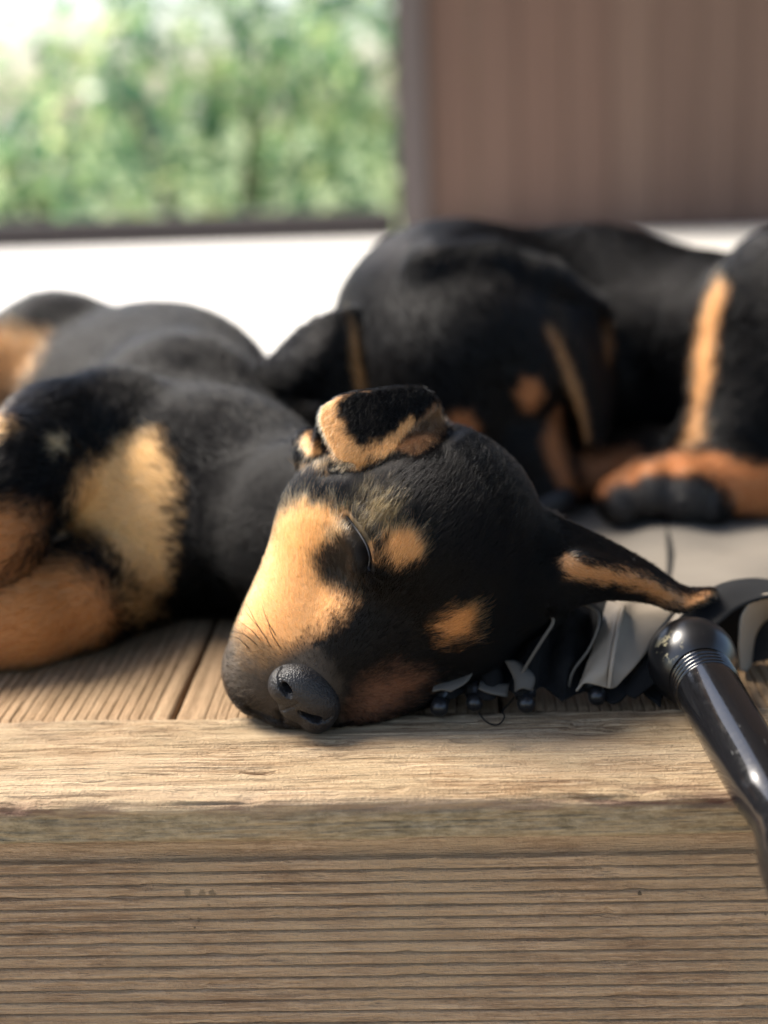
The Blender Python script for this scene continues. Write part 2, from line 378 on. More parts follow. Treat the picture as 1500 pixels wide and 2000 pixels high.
# ------------------------------------------------------------------ implicit surfaces
class Field:
    def __init__(s, lo, hi, h):
        s.lo = np.array(lo, float); s.h = h
        n = np.ceil((np.array(hi) - s.lo) / h).astype(int) + 1; s.n = n
        s.ax = [(s.lo[i] + np.arange(n[i]) * h).astype(np.float32) for i in range(3)]
        s.D = np.full(n, .06, np.float32)
    def sub(s, lo, hi, m):
        a = [max(0, int((lo[i] - m - s.lo[i]) / s.h)) for i in range(3)]
        b = [min(int(s.n[i]), int((hi[i] + m - s.lo[i]) / s.h) + 2) for i in range(3)]
        if any(b[i] <= a[i] for i in range(3)): return None, None
        sl = tuple(slice(a[i], b[i]) for i in range(3))
        X = s.ax[0][sl[0]][:, None, None]; Y = s.ax[1][sl[1]][None, :, None]; Z = s.ax[2][sl[2]][None, None, :]
        return sl, (X, Y, Z)
    def smin(s, sl, d, k):
        a = s.D[sl]
        if k <= 0: s.D[sl] = np.minimum(a, d); return
        h = np.clip(.5 + .5 * (a - d) / k, 0, 1)
        s.D[sl] = a * (1 - h) + d * h - k * h * (1 - h)
    def ell(s, c, r, R=None, k=.01, cut=False):
        c = np.asarray(c, float); r = np.asarray(r, float); m = max(r)
        sl, g = s.sub(c - m, c + m, max(k, 4 * s.h) + .012)
        if sl is None: return
        X, Y, Z = (g[i] - c[i] for i in range(3))
        if R is None: q = (X + 0 * Y + 0 * Z, Y + 0 * X + 0 * Z, Z + 0 * X + 0 * Y)
        else: q = tuple(R[0, i] * X + R[1, i] * Y + R[2, i] * Z for i in range(3))
        k0 = np.sqrt((q[0] / r[0])**2 + (q[1] / r[1])**2 + (q[2] / r[2])**2)
        k1 = np.sqrt((q[0] / r[0]**2)**2 + (q[1] / r[1]**2)**2 + (q[2] / r[2]**2)**2) + 1e-9
        d = (k0 * (k0 - 1) / k1).astype(np.float32)
        s.op(sl, d, k, cut)
    def op(s, sl, d, k, cut):
        if cut:
            a = -s.D[sl]; h = np.clip(.5 + .5 * (a - d) / k, 0, 1); s.D[sl] = -(a * (1 - h) + d * h - k * h * (1 - h))
        else: s.smin(sl, d, k)
    def cap(s, a, b, ra, rb, k=.01, cut=False):
        a = np.asarray(a, float); b = np.asarray(b, float); m = max(ra, rb)
        sl, g = s.sub(np.minimum(a, b) - m, np.maximum(a, b) + m, max(k, 4 * s.h) + .012)
        if sl is None: return
        ba = b - a; L = ba @ ba + 1e-12
        X, Y, Z = (g[i] - a[i] for i in range(3))
        t = np.clip((X * ba[0] + Y * ba[1] + Z * ba[2]) / L, 0, 1)
        d = np.sqrt((X - t * ba[0])**2 + (Y - t * ba[1])**2 + (Z - t * ba[2])**2) - (ra + (rb - ra) * t)
        s.op(sl, d.astype(np.float32), k, cut)
    def chain(s, pts, rs, k=.01):
        for i in range(len(pts) - 1): s.cap(pts[i], pts[i + 1], rs[i], rs[i + 1], k)
    def sheet(s, pts, th, k=.003):
        """thin curved sheet given as dense sample points"""
        T = np.full(s.n, .06, np.float32); th = np.broadcast_to(th, (len(pts),)); m = s.h * 4
        lo, hi = pts.min(0), pts.max(0)
        for p, r in zip(pts, th):
            sl, g = s.sub(p - r, p + r, m)
            if sl is None: continue
            d = np.sqrt((g[0] - p[0])**2 + (g[1] - p[1])**2 + (g[2] - p[2])**2) - r
            np.minimum(T[sl], d, out=T[sl])
        sl, g = s.sub(lo, hi, m + .01)
        if sl is not None: s.smin(sl, T[sl], k)
    def floor(s, z):
        Z = s.ax[2][None, None, :]; d = (z - Z) + np.zeros_like(s.D)
        k = .004; a = -s.D; b = -d
        h = np.clip(.5 + .5 * (a - b) / k, 0, 1); s.D = -(a * (1 - h) + b * h - k * h * (1 - h))
    def mesh(s):
        D = s.D; S = D < 0; n = D.shape
        c = np.zeros((n[0] - 1, n[1] - 1, n[2] - 1), np.uint8)
        for i in (0, 1):
            for j in (0, 1):
                for k in (0, 1): c += S[i:n[0] - 1 + i, j:n[1] - 1 + j, k:n[2] - 1 + k]
        act = (c > 0) & (c < 8); idx = np.full(act.shape, -1, np.int64); cells = np.argwhere(act); idx[act] = np.arange(len(cells))
        corners = [(i, j, k) for i in (0, 1) for j in (0, 1) for k in (0, 1)]
        vals = {q: D[cells[:, 0] + q[0], cells[:, 1] + q[1], cells[:, 2] + q[2]] for q in corners}
        acc = np.zeros((len(cells), 3)); cnt = np.zeros(len(cells))
        for a in corners:
            for ax in range(3):
                if a[ax]: continue
                b = tuple(1 if i == ax else a[i] for i in range(3))
                va, vb = vals[a], vals[b]; m = (va < 0) != (vb < 0)
                t = np.where(m, va / np.where(m, va - vb, 1), 0); p = np.zeros((len(cells), 3)); p += a; p[:, ax] += t
                acc += p * m[:, None]; cnt += m
        V = s.lo + (cells + acc / cnt[:, None]) * s.h
        quads = []
        for ax in range(3):
            o1, o2 = [(1, 2), (2, 0), (0, 1)][ax]
            a = [slice(None)] * 3; b = [slice(None)] * 3; a[ax] = slice(0, n[ax] - 1); b[ax] = slice(1, n[ax])
            for q in (o1, o2): a[q] = slice(1, n[q] - 1); b[q] = slice(1, n[q] - 1)
            sa, sb = S[tuple(a)], S[tuple(b)]; e = np.argwhere(sa != sb)
            if not len(e): continue
            flip = sb[e[:, 0], e[:, 1], e[:, 2]]
            base = e.copy(); base[:, o1] += 1; base[:, o2] += 1
            def gi(d1, d2):
                q = base.copy(); q[:, o1] -= d1; q[:, o2] -= d2; return idx[q[:, 0], q[:, 1], q[:, 2]]
            f = np.stack([gi(1, 1), gi(0, 1), gi(0, 0), gi(1, 0)], 1)
            f[flip] = f[flip][:, ::-1]; quads.append(f)
        return V, np.concatenate(quads)

def relax(V, Q, it=2, lam=.5):
    E = np.concatenate([Q[:, [0, 1]], Q[:, [1, 2]], Q[:, [2, 3]], Q[:, [3, 0]]]); E = np.concatenate([E, E[:, ::-1]])
    deg = np.bincount(E[:, 0], minlength=len(V)).astype(float)[:, None]
    for k in range(it):
        A = np.stack([np.bincount(E[:, 0], V[E[:, 1], i], minlength=len(V)) for i in range(3)], 1) / np.maximum(deg, 1)
        V = V + (A - V) * (lam if k % 2 == 0 else -lam * 1.02)
    return V
def normals(V, Q):
    n = np.cross(V[Q[:, 2]] - V[Q[:, 0]], V[Q[:, 3]] - V[Q[:, 1]])
    N = np.stack([sum(np.bincount(Q[:, j], n[:, i], minlength=len(V)) for j in range(4)) for i in range(3)], 1)
    return N / (np.linalg.norm(N, axis=1)[:, None] + 1e-12)
def sheet_pts(rows, step):
    """rows of (u, v, y) control points -> dense grid on a smooth surface"""
    C = np.array([[P(*c) for c in r] for r in rows])
    return spline_grid(C, step)
def cr(C, n):
    """Catmull-Rom along axis 0, n samples"""
    m = len(C); t = np.linspace(0, m - 1 - 1e-9, n); i = t.astype(int); f = (t - i)[(...,) + (None,) * (C.ndim - 1)]
    g = lambda k: C[np.clip(k, 0, m - 1)]
    p0, p1, p2, p3 = g(i - 1), g(i), g(i + 1), g(i + 2)
    p0 = np.where((i == 0)[(...,) + (None,) * (C.ndim - 1)], 2 * p1 - p2, p0); p3 = np.where((i >= m - 2)[(...,) + (None,) * (C.ndim - 1)], 2 * p2 - p1, p3)
    return .5 * (2 * p1 + (p2 - p0) * f + (2 * p0 - 5 * p1 + 4 * p2 - p3) * f**2 + (3 * p1 - p0 - 3 * p2 + p3) * f**3)
def spline_grid(C, step):
    L0 = np.linalg.norm(np.diff(C, axis=0), axis=2).sum(0).max(); L1 = np.linalg.norm(np.diff(C, axis=1), axis=2).sum(1).max()
    A = cr(C, max(4, int(L0 / step))); A = np.swapaxes(cr(np.swapaxes(A, 0, 1), max(4, int(L1 / step))), 0, 1)
    return A

# ------------------------------------------------------------------ coat colours
BLACK = np.array([.0035, .0032, .0033]); TAN = np.array([.53, .265, .11]); CREAM = np.array([.78, .465, .205]); RUST = np.array([.36, .14, .055])
BUFF = np.array([.65, .33, .135])
def poly_sd(p, poly):
    poly = np.array(poly, float); d = np.full(len(p), 1e9); ins = np.zeros(len(p), bool)
    for i in range(len(poly)):
        a, b = poly[i - 1], poly[i]; e = b - a; w = p - a
        t = np.clip((w @ e) / (e @ e + 1e-9), 0, 1); q = w - t[:, None] * e; d = np.minimum(d, (q**2).sum(1))
        c = ((a[1] <= p[:, 1]) & (b[1] > p[:, 1])) | ((b[1] <= p[:, 1]) & (a[1] > p[:, 1]))
        xx = a[0] + (p[:, 1] - a[1]) / (b[1] - a[1] + 1e-12) * e[0]
        ins ^= c & (p[:, 0] < xx)
    d = np.sqrt(d); return np.where(ins, -d, d)
def coat(Pw, Nw, patches, base, jitter=1.0):
    """colour of coat at surface points; patches are markings outlined as seen from the front"""
    px = proj(Pw); vis = ((CAM - Pw) * Nw).sum(1)
    col = np.repeat(base[None], len(Pw), 0).copy()
    nz = noise(Pw, 330) * 6 + noise(Pw, 900) * 5
    for poly, c, feather, amp, y0, y1 in patches:
        bb = np.array(poly); lo = bb.min(0) - 60; hi = bb.max(0) + 60
        m = (px > lo).all(1) & (px < hi).all(1) & (vis > -.02) & (Pw[:, 1] > y0) & (Pw[:, 1] < y1)
        if not m.any(): continue
        sd = poly_sd(px[m], poly) + nz[m] * amp * jitter
        a = np.clip(.5 - sd / feather, 0, 1)
        if jitter > 1.2: a = (a > RNG.random(len(a))).astype(float)
        col[m] = col[m] * (1 - a[:, None]) + np.asarray(c) * a[:, None]
    return col

def add_fur(parent, V, Q, N, colfun, combfun, count, seed, maskfun=None, rad=.00009, name='fur', pts=4):
    rng = np.random.default_rng(seed)
    T = np.concatenate([Q[:, [0, 1, 2]], Q[:, [0, 2, 3]]])
    cr_ = np.cross(V[T[:, 1]] - V[T[:, 0]], V[T[:, 2]] - V[T[:, 0]]); ar = np.linalg.norm(cr_, axis=1)
    cen = V[T].mean(1); fn = cr_ / (ar[:, None] + 1e-12); vd = CAM - cen; dist = np.linalg.norm(vd, axis=1); face = (fn * vd).sum(1) / dist
    w = ar * np.where(face > -.25, 1.0, .25)
    w *= (cen[:, 2] > .002)
    if maskfun is not None: w = w * maskfun(cen)
    w /= w.sum(); ti = rng.choice(len(T), count, p=w)
    r1, r2 = rng.random(count), rng.random(count); s = np.sqrt(r1); b = np.stack([1 - s, s * (1 - r2), s * r2], 1)
    root = (V[T[ti]] * b[:, :, None]).sum(1); nn = (N[T[ti]] * b[:, :, None]).sum(1); nn /= np.linalg.norm(nn, axis=1)[:, None] + 1e-12
    col = colfun(root, nn)
    d, L, lift = combfun(root, nn)
    d = d + noise(root, 120)[:, None] * np.cross(nn, d) * .35 + rng.normal(0, .18, d.shape)
    d -= nn * (d * nn).sum(1)[:, None]; d /= np.linalg.norm(d, axis=1)[:, None] + 1e-9
    L = L * rng.uniform(.65, 1.2, count); lift = np.clip(lift * rng.uniform(.5, 1.5, count), .05, 1.2)
    ts = np.linspace(0, 1, pts); Pp = np.zeros((count, pts, 3))
    for i, t_ in enumerate(ts):
        out = (np.sin(lift) * (t_ - .45 * t_**2)); alo = np.cos(lift) * t_
        Pp[:, i] = root - nn * .0003 + (d * alo[:, None] + nn * out[:, None]) * L[:, None]
    Pp[:, :, 2] = np.maximum(Pp[:, :, 2], .0008)
    hc = bpy.data.hair_curves.new(name); hc.add_curves([pts] * count)
    hc.position_data.foreach_set('vector', Pp.astype(np.float32).ravel())
    ra = hc.attributes.new('radius', 'FLOAT', 'POINT')
    ra.data.foreach_set('value', (np.tile(rad * np.linspace(1, .25, pts), (count, 1)) * rng.uniform(.8, 1.3, (count, 1))).astype(np.float32).ravel())
    ca = hc.attributes.new('fur_color', 'FLOAT_COLOR', 'CURVE')
    shade = rng.uniform(.55, 1.3, (count, 1)); c4 = np.concatenate([np.clip(col * shade, .002, .9), np.ones((count, 1))], 1)
    ca.data.foreach_set('color', c4.astype(np.float32).ravel())
    hc.materials.append(M['fur'])
    return link(name, hc, parent)

def body_mesh(name, V, Q, col, **kw):
    me = np_mesh(name, V, Q, M['skin'])
    a = me.attributes.new('fur_color', 'FLOAT_COLOR', 'POINT')
    a.data.foreach_set('color', np.concatenate([col, np.ones((len(V), 1))], 1).astype(np.float32).ravel())
    return link(name, me, None, **kw)

def bvh_hits(V, Q, pix):
    tree = BVHTree.FromPolygons([tuple(v) for v in V.tolist()], Q.tolist())
    out = []
    for u, v in pix:
        hit = tree.ray_cast(Vector(CAM), Vector(ray(u, v)).normalized())
        out.append(np.array(hit[0]) if hit[0] is not None else None)
    return out
def relax_line(p, it=12):
    p = p.copy()
    for _ in range(it): p[1:-1] = p[1:-1] * .5 + (p[2:] + p[:-2]) * .25
    return p
def densify(pl, step=3.0):
    C = np.array(pl, float); L = np.linalg.norm(np.diff(C, axis=0), axis=1).sum(); return cr(C, max(4, int(L / step)))

# ------------------------------------------------------------------ the near puppy
S1 = 1.11e-3
R1 = np.array([[-.6464, -.5845, .4905], [-.1638, -.5216, -.8373], [.7452, -.6216, .2414]])
T1 = np.array([-.0182, .0882, .0584])
def h1(x, y, z): return T1 + R1 @ (np.array([x, y, z]) * S1)
def head_prims(f, h, R, S, sk=-26):
    """skull, muzzle, jaw, cheeks and brows in head space (right, forward, up), millimetres"""
    E = lambda c, r, k: f.ell(h(*c), np.array(r) * S, R, k * S)
    E((0, sk, 1), (41, 35, 33), 12)
    E((0, sk - 14, -14), (38, 32, 36), 16)
    f.cap(h(0, 2, -14), h(0, 44, -20), 27 * S, 19.5 * S, 14 * S)
    E((0, 16, -4), (17, 26, 14), 10)
    for s in (-1, 1):
        E((s * 17, -2, 10), (16, 18, 12), 10)
        E((s * 29, -14, -20), (22, 32, 27), 12)
        E((s * 15, 38, -28), (14.5, 22, 15), 9)
        E((s * 23, 5, -2), (10, 10, 8.5), 6)
    f.cap(h(0, -8, -42), h(0, 40, -40), 19 * S, 11 * S, 10 * S)
def dog1_body(f):
    head_prims(f, h1, R1, S1, -15)
    f.cap(P(670, 1045, .112), P(537, 1308, .088), .0270, .0220, .012)      # full right cheek and lip
    f.cap(P(880, 1200, .105), P(720, 1345, .088), .030, .019, .014)        # far cheek, pressed on the boards
    f.ell(P(880, 1030, .118), (.033, .034, .033), None, .014)
    f.ell(P(1035, 1130, .105), (.020, .022, .022), None, .012)
    f.cap(P(566, 1402, .0745), P(668, 1405, .077), .0085, .0085, .007)      # lips under the nose
    nb = h1(0, -30, -34)
    f.chain([nb, P(590, 1040, .21), P(460, 1010, .265)], [.034, .038, .050], .03)
    f.ell(P(340, 990, .265), (.075, .065, .060), None, .03)
    f.ell(P(385, 960, .31), (.072, .070, .052), None, .03)
    f.cap(P(350, 855, .36), P(345, 810, .47), .060, .066, .03)
    f.ell(P(260, 800, .46), (.080, .095, .062), None, .03)
    # upper shoulder and foreleg
    f.chain([P(230, 850, .275), P(120, 880, .235), P(40, 930, .195), P(-20, 1060, .165), P(-110, 1150, .15)], [.036, .033, .028, .023, .020], .008)
    # lower foreleg, stretched out on the boards
    f.chain([P(270, 1120, .225), P(150, 1170, .185), P(40, 1205, .165), P(-130, 1225, .15)], [.030, .0265, .0255, .022], .006)
    # hind leg
    f.ell(P(115, 735, .50), (.050, .05, .050), None, .02)
    f.chain([P(110, 710, .49), P(-20, 755, .45), P(-140, 840, .42)], [.045, .036, .022], .018)
    f.chain([P(300, 820, .52), P(140, 780, .55)], [.058, .05], .03)
EAR1 = [  # upper ear: stands from the skull, folds at the top and hangs forward
    [(612, 918, .112), (665, 918, .112), (740, 905, .114), (815, 890, .120), (850, 872, .126)],
    [(614, 870, .109), (662, 858, .110), (745, 845, .114), (825, 838, .121), (860, 842, .127)],
    [(630, 815, .105), (670, 792, .107), (745, 780, .112), (825, 776, .119), (858, 800, .124)],
    [(634, 799, .100), (676, 776, .102), (750, 764, .107), (820, 762, .114), (852, 784, .119)],
    [(629, 818, .096), (680, 806, .097), (745, 800, .101), (802, 796, .107), (840, 800, .113)],
    [(640, 852, .091), (680, 852, .091), (735, 848, .094), (780, 838, .099), (814, 824, .107)],
    [(660, 890, .086), (680, 902, .085), (712, 900, .087), (750, 880, .092), (782, 856, .100)]]
EAR1B = [  # small fold of skin at the outer ear base
    [(590, 850, .122), (612, 845, .120), (640, 850, .118)],
    [(584, 875, .120), (608, 880, .114), (645, 885, .112)],
    [(586, 905, .119), (612, 915, .112), (650, 918, .110)]]
EAR2 = [  # lower ear: pulled out to the right, lying on the cloth
    [(1030, 1000, .108), (1055, 1070, .095), (1070, 1130, .088), (1075, 1195, .084)],
    [(1110, 1025, .115), (1125, 1070, .100), (1130, 1102, .086), (1120, 1180, .090)],
    [(1190, 1062, .122), (1200, 1092, .108), (1205, 1114, .092), (1192, 1166, .098)],
    [(1262, 1102, .126), (1270, 1120, .114), (1272, 1138, .100), (1265, 1172, .104)],
    [(1330, 1148, .128), (1334, 1156, .118), (1334, 1166, .110), (1328, 1190, .104)],
    [(1386, 1154, .128), (1388, 1158, .122), (1388, 1162, .117), (1386, 1168, .113)]]
def ears1(f, st):
    for rows, th in ((EAR1, .0013), (EAR1B, .0022), (EAR2, .0015)):
        f.sheet(sheet_pts(rows, st).reshape(-1, 3), th, .004)
fh = Field((-.125, .005, -.004), (.125, .205, .172), .00095)
dog1_body(fh); ears1(fh, .0010); fh.floor(.0006)
Vh, Qh = fh.mesh()
fb = Field((-.36, .06, -.006), (.10, .66, .21), .003)
dog1_body(fb); fb.floor(.0006)
Vb, Qb = fb.mesh()
lo = np.array([-.118, .010, -.02]); hi = np.array([.118, .200, .168])
cb = Vb[Qb].mean(1); Qb = Qb[~((cb > lo).all(1) & (cb < hi).all(1))]
ch = Vh[Qh].mean(1); lo2, hi2 = lo - .003, hi + .003
Qh = Qh[((ch > lo2) & (ch < hi2)).all(1)]
Vh = relax(Vh, Qh, 4, .5); Vb = relax(Vb, Qb, 6, .5)

PATCH1 = [
    # right cheek and side of the muzzle
    ([(560, 985), (600, 975), (650, 990), (672, 1015), (660, 1060), (625, 1095), (635, 1135), (690, 1175), (680, 1200), (640, 1225), (605, 1245), (560, 1280), (540, 1290), (500, 1270), (470, 1250), (440, 1235), (455, 1190), (490, 1120), (515, 1050), (535, 1000)], BUFF, 44, 1.4),
    ([(640, 1030), (668, 1020), (690, 1035), (668, 1062), (636, 1070)], np.array([.38, .25, .14]), 30, 1.5),
    # dark eye surround
    ([(618, 1095), (650, 1070), (680, 1040), (700, 1030), (725, 1080), (722, 1130), (700, 1160), (660, 1140), (628, 1125)], np.array([.016, .0135, .012]), 30, 1.8),
    # light lashes above the eye
    ([(688, 1015), (700, 975), (735, 965), (775, 985), (770, 1030), (728, 1045)], np.array([.11, .078, .038]), 60, 2.2),
    # brow spots
    ([(736, 1062), (762, 1040), (800, 1032), (828, 1050), (828, 1085), (800, 1112), (764, 1112), (738, 1092)], TAN, 26, 1.3),
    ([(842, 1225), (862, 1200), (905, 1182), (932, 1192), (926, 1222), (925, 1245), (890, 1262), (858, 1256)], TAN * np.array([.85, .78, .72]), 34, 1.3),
    # grey-brown muzzle
    ([(428, 1245), (445, 1225), (500, 1265), (545, 1280), (600, 1262), (640, 1300), (665, 1345), (660, 1400), (600, 1445), (520, 1400), (440, 1330)], np.array([.062, .049, .038]), 40, 1.2),
    ([(470, 1235), (520, 1245), (550, 1270), (520, 1310), (470, 1275)], np.array([.18, .105, .05]), 50, 2.0),
    # far lip
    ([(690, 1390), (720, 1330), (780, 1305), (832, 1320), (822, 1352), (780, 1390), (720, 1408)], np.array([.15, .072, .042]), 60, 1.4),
    # upper ear: tan rim, black centre, tan inner side
    ([(614, 806), (622, 792), (645, 776), (700, 765), (860, 750), (850, 790), (826, 808), (803, 840), (778, 872), (757, 888), (730, 905), (700, 916), (664, 914), (646, 890), (628, 856), (620, 828)], BUFF, 8, .5),
    ([(659, 789), (672, 770), (746, 752), (800, 744), (850, 750), (852, 780), (836, 790), (809, 808), (791, 824), (773, 839), (750, 853), (723, 864), (705, 869), (692, 857), (679, 842), (669, 824), (662, 805)], BLACK, 10, .8),
    ([(770, 876), (800, 842), (826, 808), (846, 786), (870, 786), (870, 840), (848, 868), (812, 890)], np.array([.15, .08, .042]), 8, .5),
    ([(584, 860), (600, 842), (622, 860), (632, 885), (600, 892)], BUFF, 12, .8),
    ([(578, 905), (610, 898), (645, 905), (640, 925), (590, 930)], np.array([.22, .14, .075]), 20, 1.),
    # lower ear: tan inner edge
    ([(1085, 1095), (1105, 1086), (1150, 1100), (1210, 1108), (1262, 1124), (1310, 1150), (1345, 1162), (1392, 1152), (1392, 1164), (1345, 1186), (1300, 1180), (1240, 1152), (1180, 1140), (1120, 1132), (1095, 1120)], TAN * np.array([.75, .75, .8]), 16, 1.0),
    # chest
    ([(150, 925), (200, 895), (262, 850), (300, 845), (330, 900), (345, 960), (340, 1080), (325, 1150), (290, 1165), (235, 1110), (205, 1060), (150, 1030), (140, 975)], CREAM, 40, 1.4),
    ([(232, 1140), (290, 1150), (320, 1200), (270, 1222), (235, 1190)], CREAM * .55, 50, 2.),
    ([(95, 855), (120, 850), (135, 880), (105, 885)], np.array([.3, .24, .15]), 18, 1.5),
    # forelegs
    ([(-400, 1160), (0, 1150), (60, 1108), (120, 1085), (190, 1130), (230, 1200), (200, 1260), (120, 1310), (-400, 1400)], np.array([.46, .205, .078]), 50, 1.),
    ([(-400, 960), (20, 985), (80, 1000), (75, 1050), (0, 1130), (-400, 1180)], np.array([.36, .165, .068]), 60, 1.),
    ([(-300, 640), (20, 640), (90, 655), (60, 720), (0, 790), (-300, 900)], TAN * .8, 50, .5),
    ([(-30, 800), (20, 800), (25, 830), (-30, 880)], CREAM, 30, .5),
]
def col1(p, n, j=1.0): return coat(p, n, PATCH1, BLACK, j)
# creases: eye slit, lid folds, lip line
def groove(V, Q, N, pl, depth, width):
    pts = [q for q in bvh_hits(V, Q, densify(pl)) if q is not None]
    if not pts: return V, np.zeros(len(V))
    pts = np.array(pts); d = np.full(len(V), 1e9); c = pts.mean(0); m = np.linalg.norm(V - c, axis=1) < np.linalg.norm(pts - c, axis=1).max() + .02
    d[m] = np.sqrt(((V[m][:, None, :] - pts[None])**2).sum(2).min(1))
    w = np.exp(-(d / width)**2)
    return V - N * (w * depth)[:, None], w
Nh = normals(Vh, Qh)
PATCH1 = [p_ + ((-1, {0: .142, 9: .1045, 10: .150}.get(k_, .165)) if k_ < 15 else (.12, 9)) for k_, p_ in enumerate(PATCH1)]
NOSE_C = bvh_hits(Vh, Qh, [(601, 1358)])[0] + fw * .0026
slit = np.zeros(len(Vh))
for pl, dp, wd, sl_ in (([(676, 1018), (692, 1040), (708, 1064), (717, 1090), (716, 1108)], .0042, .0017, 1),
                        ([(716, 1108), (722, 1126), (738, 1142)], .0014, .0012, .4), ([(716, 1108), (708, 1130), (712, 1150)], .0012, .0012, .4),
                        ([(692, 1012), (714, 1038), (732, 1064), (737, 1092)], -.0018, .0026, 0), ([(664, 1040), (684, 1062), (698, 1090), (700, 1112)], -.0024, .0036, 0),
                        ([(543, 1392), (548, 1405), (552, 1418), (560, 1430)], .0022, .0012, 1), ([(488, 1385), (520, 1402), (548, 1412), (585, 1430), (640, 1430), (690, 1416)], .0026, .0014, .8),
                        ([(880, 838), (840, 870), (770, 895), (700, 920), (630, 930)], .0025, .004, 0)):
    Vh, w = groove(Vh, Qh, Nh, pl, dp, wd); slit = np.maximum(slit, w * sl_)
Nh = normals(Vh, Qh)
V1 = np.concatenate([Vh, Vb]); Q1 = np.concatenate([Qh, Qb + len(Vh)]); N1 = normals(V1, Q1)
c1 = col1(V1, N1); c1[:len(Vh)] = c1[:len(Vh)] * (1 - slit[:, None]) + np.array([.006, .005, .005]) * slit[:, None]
dog1 = body_mesh('puppy', V1, Q1, c1, label='black and tan puppy asleep on its side, muzzle resting on the front deck edge', category='dog')
tail_dir = np.array([-.45, .85, -.05])
earc1 = P(745, 830, .11); earc2 = P(1240, 1120, .105)
def comb1(p, n):
    d = p - h1(0, 60, -6); r = np.linalg.norm(d, axis=1); hd = np.linalg.norm(p - h1(0, -20, 0), axis=1)
    d = d / r[:, None]
    wb = np.clip((hd - .075) / .03, 0, 1)[:, None]
    d = d * (1 - wb) + tail_dir * wb
    leg = np.clip((-.16 - p[:, 0]) / .03, 0, 1)[:, None] * (p[:, 1] < .30)[:, None]
    d = d * (1 - leg) + np.array([-.9, -.3, -.25]) * leg
    px = proj(p)
    e1 = ((px[:, 1] < 912) & (px[:, 0] > 575) & (px[:, 0] < 868) & (p[:, 1] < .15))[:, None]
    d = np.where(e1, -ri * .45 - up * .8, d)
    e2 = ((px[:, 0] > 1085) & (px[:, 1] > 1000) & (p[:, 1] < .14))[:, None]
    d = np.where(e2, ri * .9 - up * .35, d)
    L = np.interp(r, [.012, .03, .07, .10, .2, .5], [.0020, .0032, .0054, .0068, .0075, .008]); L = np.where(e1[:, 0] | e2[:, 0], .0034, L)
    lift = np.interp(r, [.0, .05, .1, .3], [.28, .3, .34, .32])
    lift = np.where(e1[:, 0], .42, lift)
    return d, L, lift
def fmask1(p):
    q = np.linalg.norm(p - NOSE_C, axis=1); px = proj(p)
    s_ = poly_sd(px, [(674, 1012), (692, 1032), (712, 1060), (721, 1090), (720, 1116), (706, 1112), (700, 1080), (686, 1050)]) - 10
    return ((q > .0118) & (s_ > 0)).astype(float)
isH = lambda p: ((p > lo).all(1) & (p < hi).all(1))
add_fur(dog1, Vh, Qh, Nh, lambda p, n: col1(p, n, 1.5), comb1, 210000, 3, fmask1, .000085)
Nb = normals(Vb, Qb)
add_fur(dog1, Vb, Qb, Nb, lambda p, n: col1(p, n, 1.5), comb1, 90000, 4, None, .00018, pts=3)

# nose leather
def img_frame(r, f):
    r = np.array(r, float); r /= np.linalg.norm(r); f = np.array(f, float); f -= r * (r @ f); f /= np.linalg.norm(f)
    return np.stack([ri, up, -fw]).T @ np.stack([r, f, np.cross(r, f)], 1)
def build_nose(parent, c, R, S, hvox, grooves=()):
    f = Field(c - .022, c + .022, hvox)
    q = lambda x, y, z: c + R @ (np.array([x, y, z]) * S)
    E = lambda p, r, k, cut=False: f.ell(q(*p), np.array(r) * S, R, k * S, cut)
    E((0, 0, 1.5), (13.2, 8.5, 8.2), 3)
    for s in (-1, 1):
        E((s * 8.2, 1.2, -2.6), (6.8, 7.6, 6.8), 2.5)
    E((0, 2.0, -6), (6.5, 6.5, 6), 3)
    V, Q = f.mesh(); V = relax(V, Q, 4)
    inw = -(R @ np.array([0, 1.0, .1]))
    for pl, dp, wd in grooves:
        hp = [q_ for q_ in bvh_hits(V, Q, densify(pl, 4)) if q_ is not None]
        for a, b in zip(hp[:-1], hp[1:]): f.cap(a, b, wd, wd, .0005, True)
        if dp:
            for a in hp[1:-1]: f.cap(a, a + inw * dp, wd, wd * .8, .0007, True)
    if grooves: V, Q = f.mesh(); V = relax(V, Q, 4)
    return link('nose', np_mesh('nose', V, Q, M['nose']), parent)
build_nose(dog1, NOSE_C, img_frame((-.66, .70, .26), (-.44, -.50, .75)), 1.12e-3, .00045, (
    ([(551, 1340), (556, 1346), (561, 1352), (564, 1357)], .007, .0017), ([(552, 1342), (546, 1328), (545, 1314), (552, 1301), (564, 1291)], 0, .0008),
    ([(588, 1394), (600, 1400), (612, 1405), (624, 1408)], .007, .0017), ([(624, 1408), (638, 1409), (648, 1400)], 0, .0008),
    ([(538, 1391), (556, 1386), (572, 1381), (582, 1374)], 0, .00045)))

# hairless lid margins of the closed eye
for pl, off, r0 in (([(676, 1008), (690, 1024), (704, 1044), (717, 1066), (723, 1088), (720, 1106)], .0002, .00060), ([(668, 1018), (684, 1040), (700, 1066), (709, 1092), (713, 1108)], -.0006, .0005), ([(718, 1106), (724, 1122), (740, 1134), (756, 1138)], -.0003, .0006)):
    hp = [q_ for q_ in bvh_hits(Vh, Qh, densify(pl, 5)) if q_ is not None]
    hp = np.array(hp) - fw * off
    hp = relax_line(hp); V, Q = tube(hp, r0 * np.sin(np.linspace(.35, math.pi - .35, len(hp)))**.5, 8); link('eyelid', np_mesh('eyelid', V, Q, M['lid']), dog1)
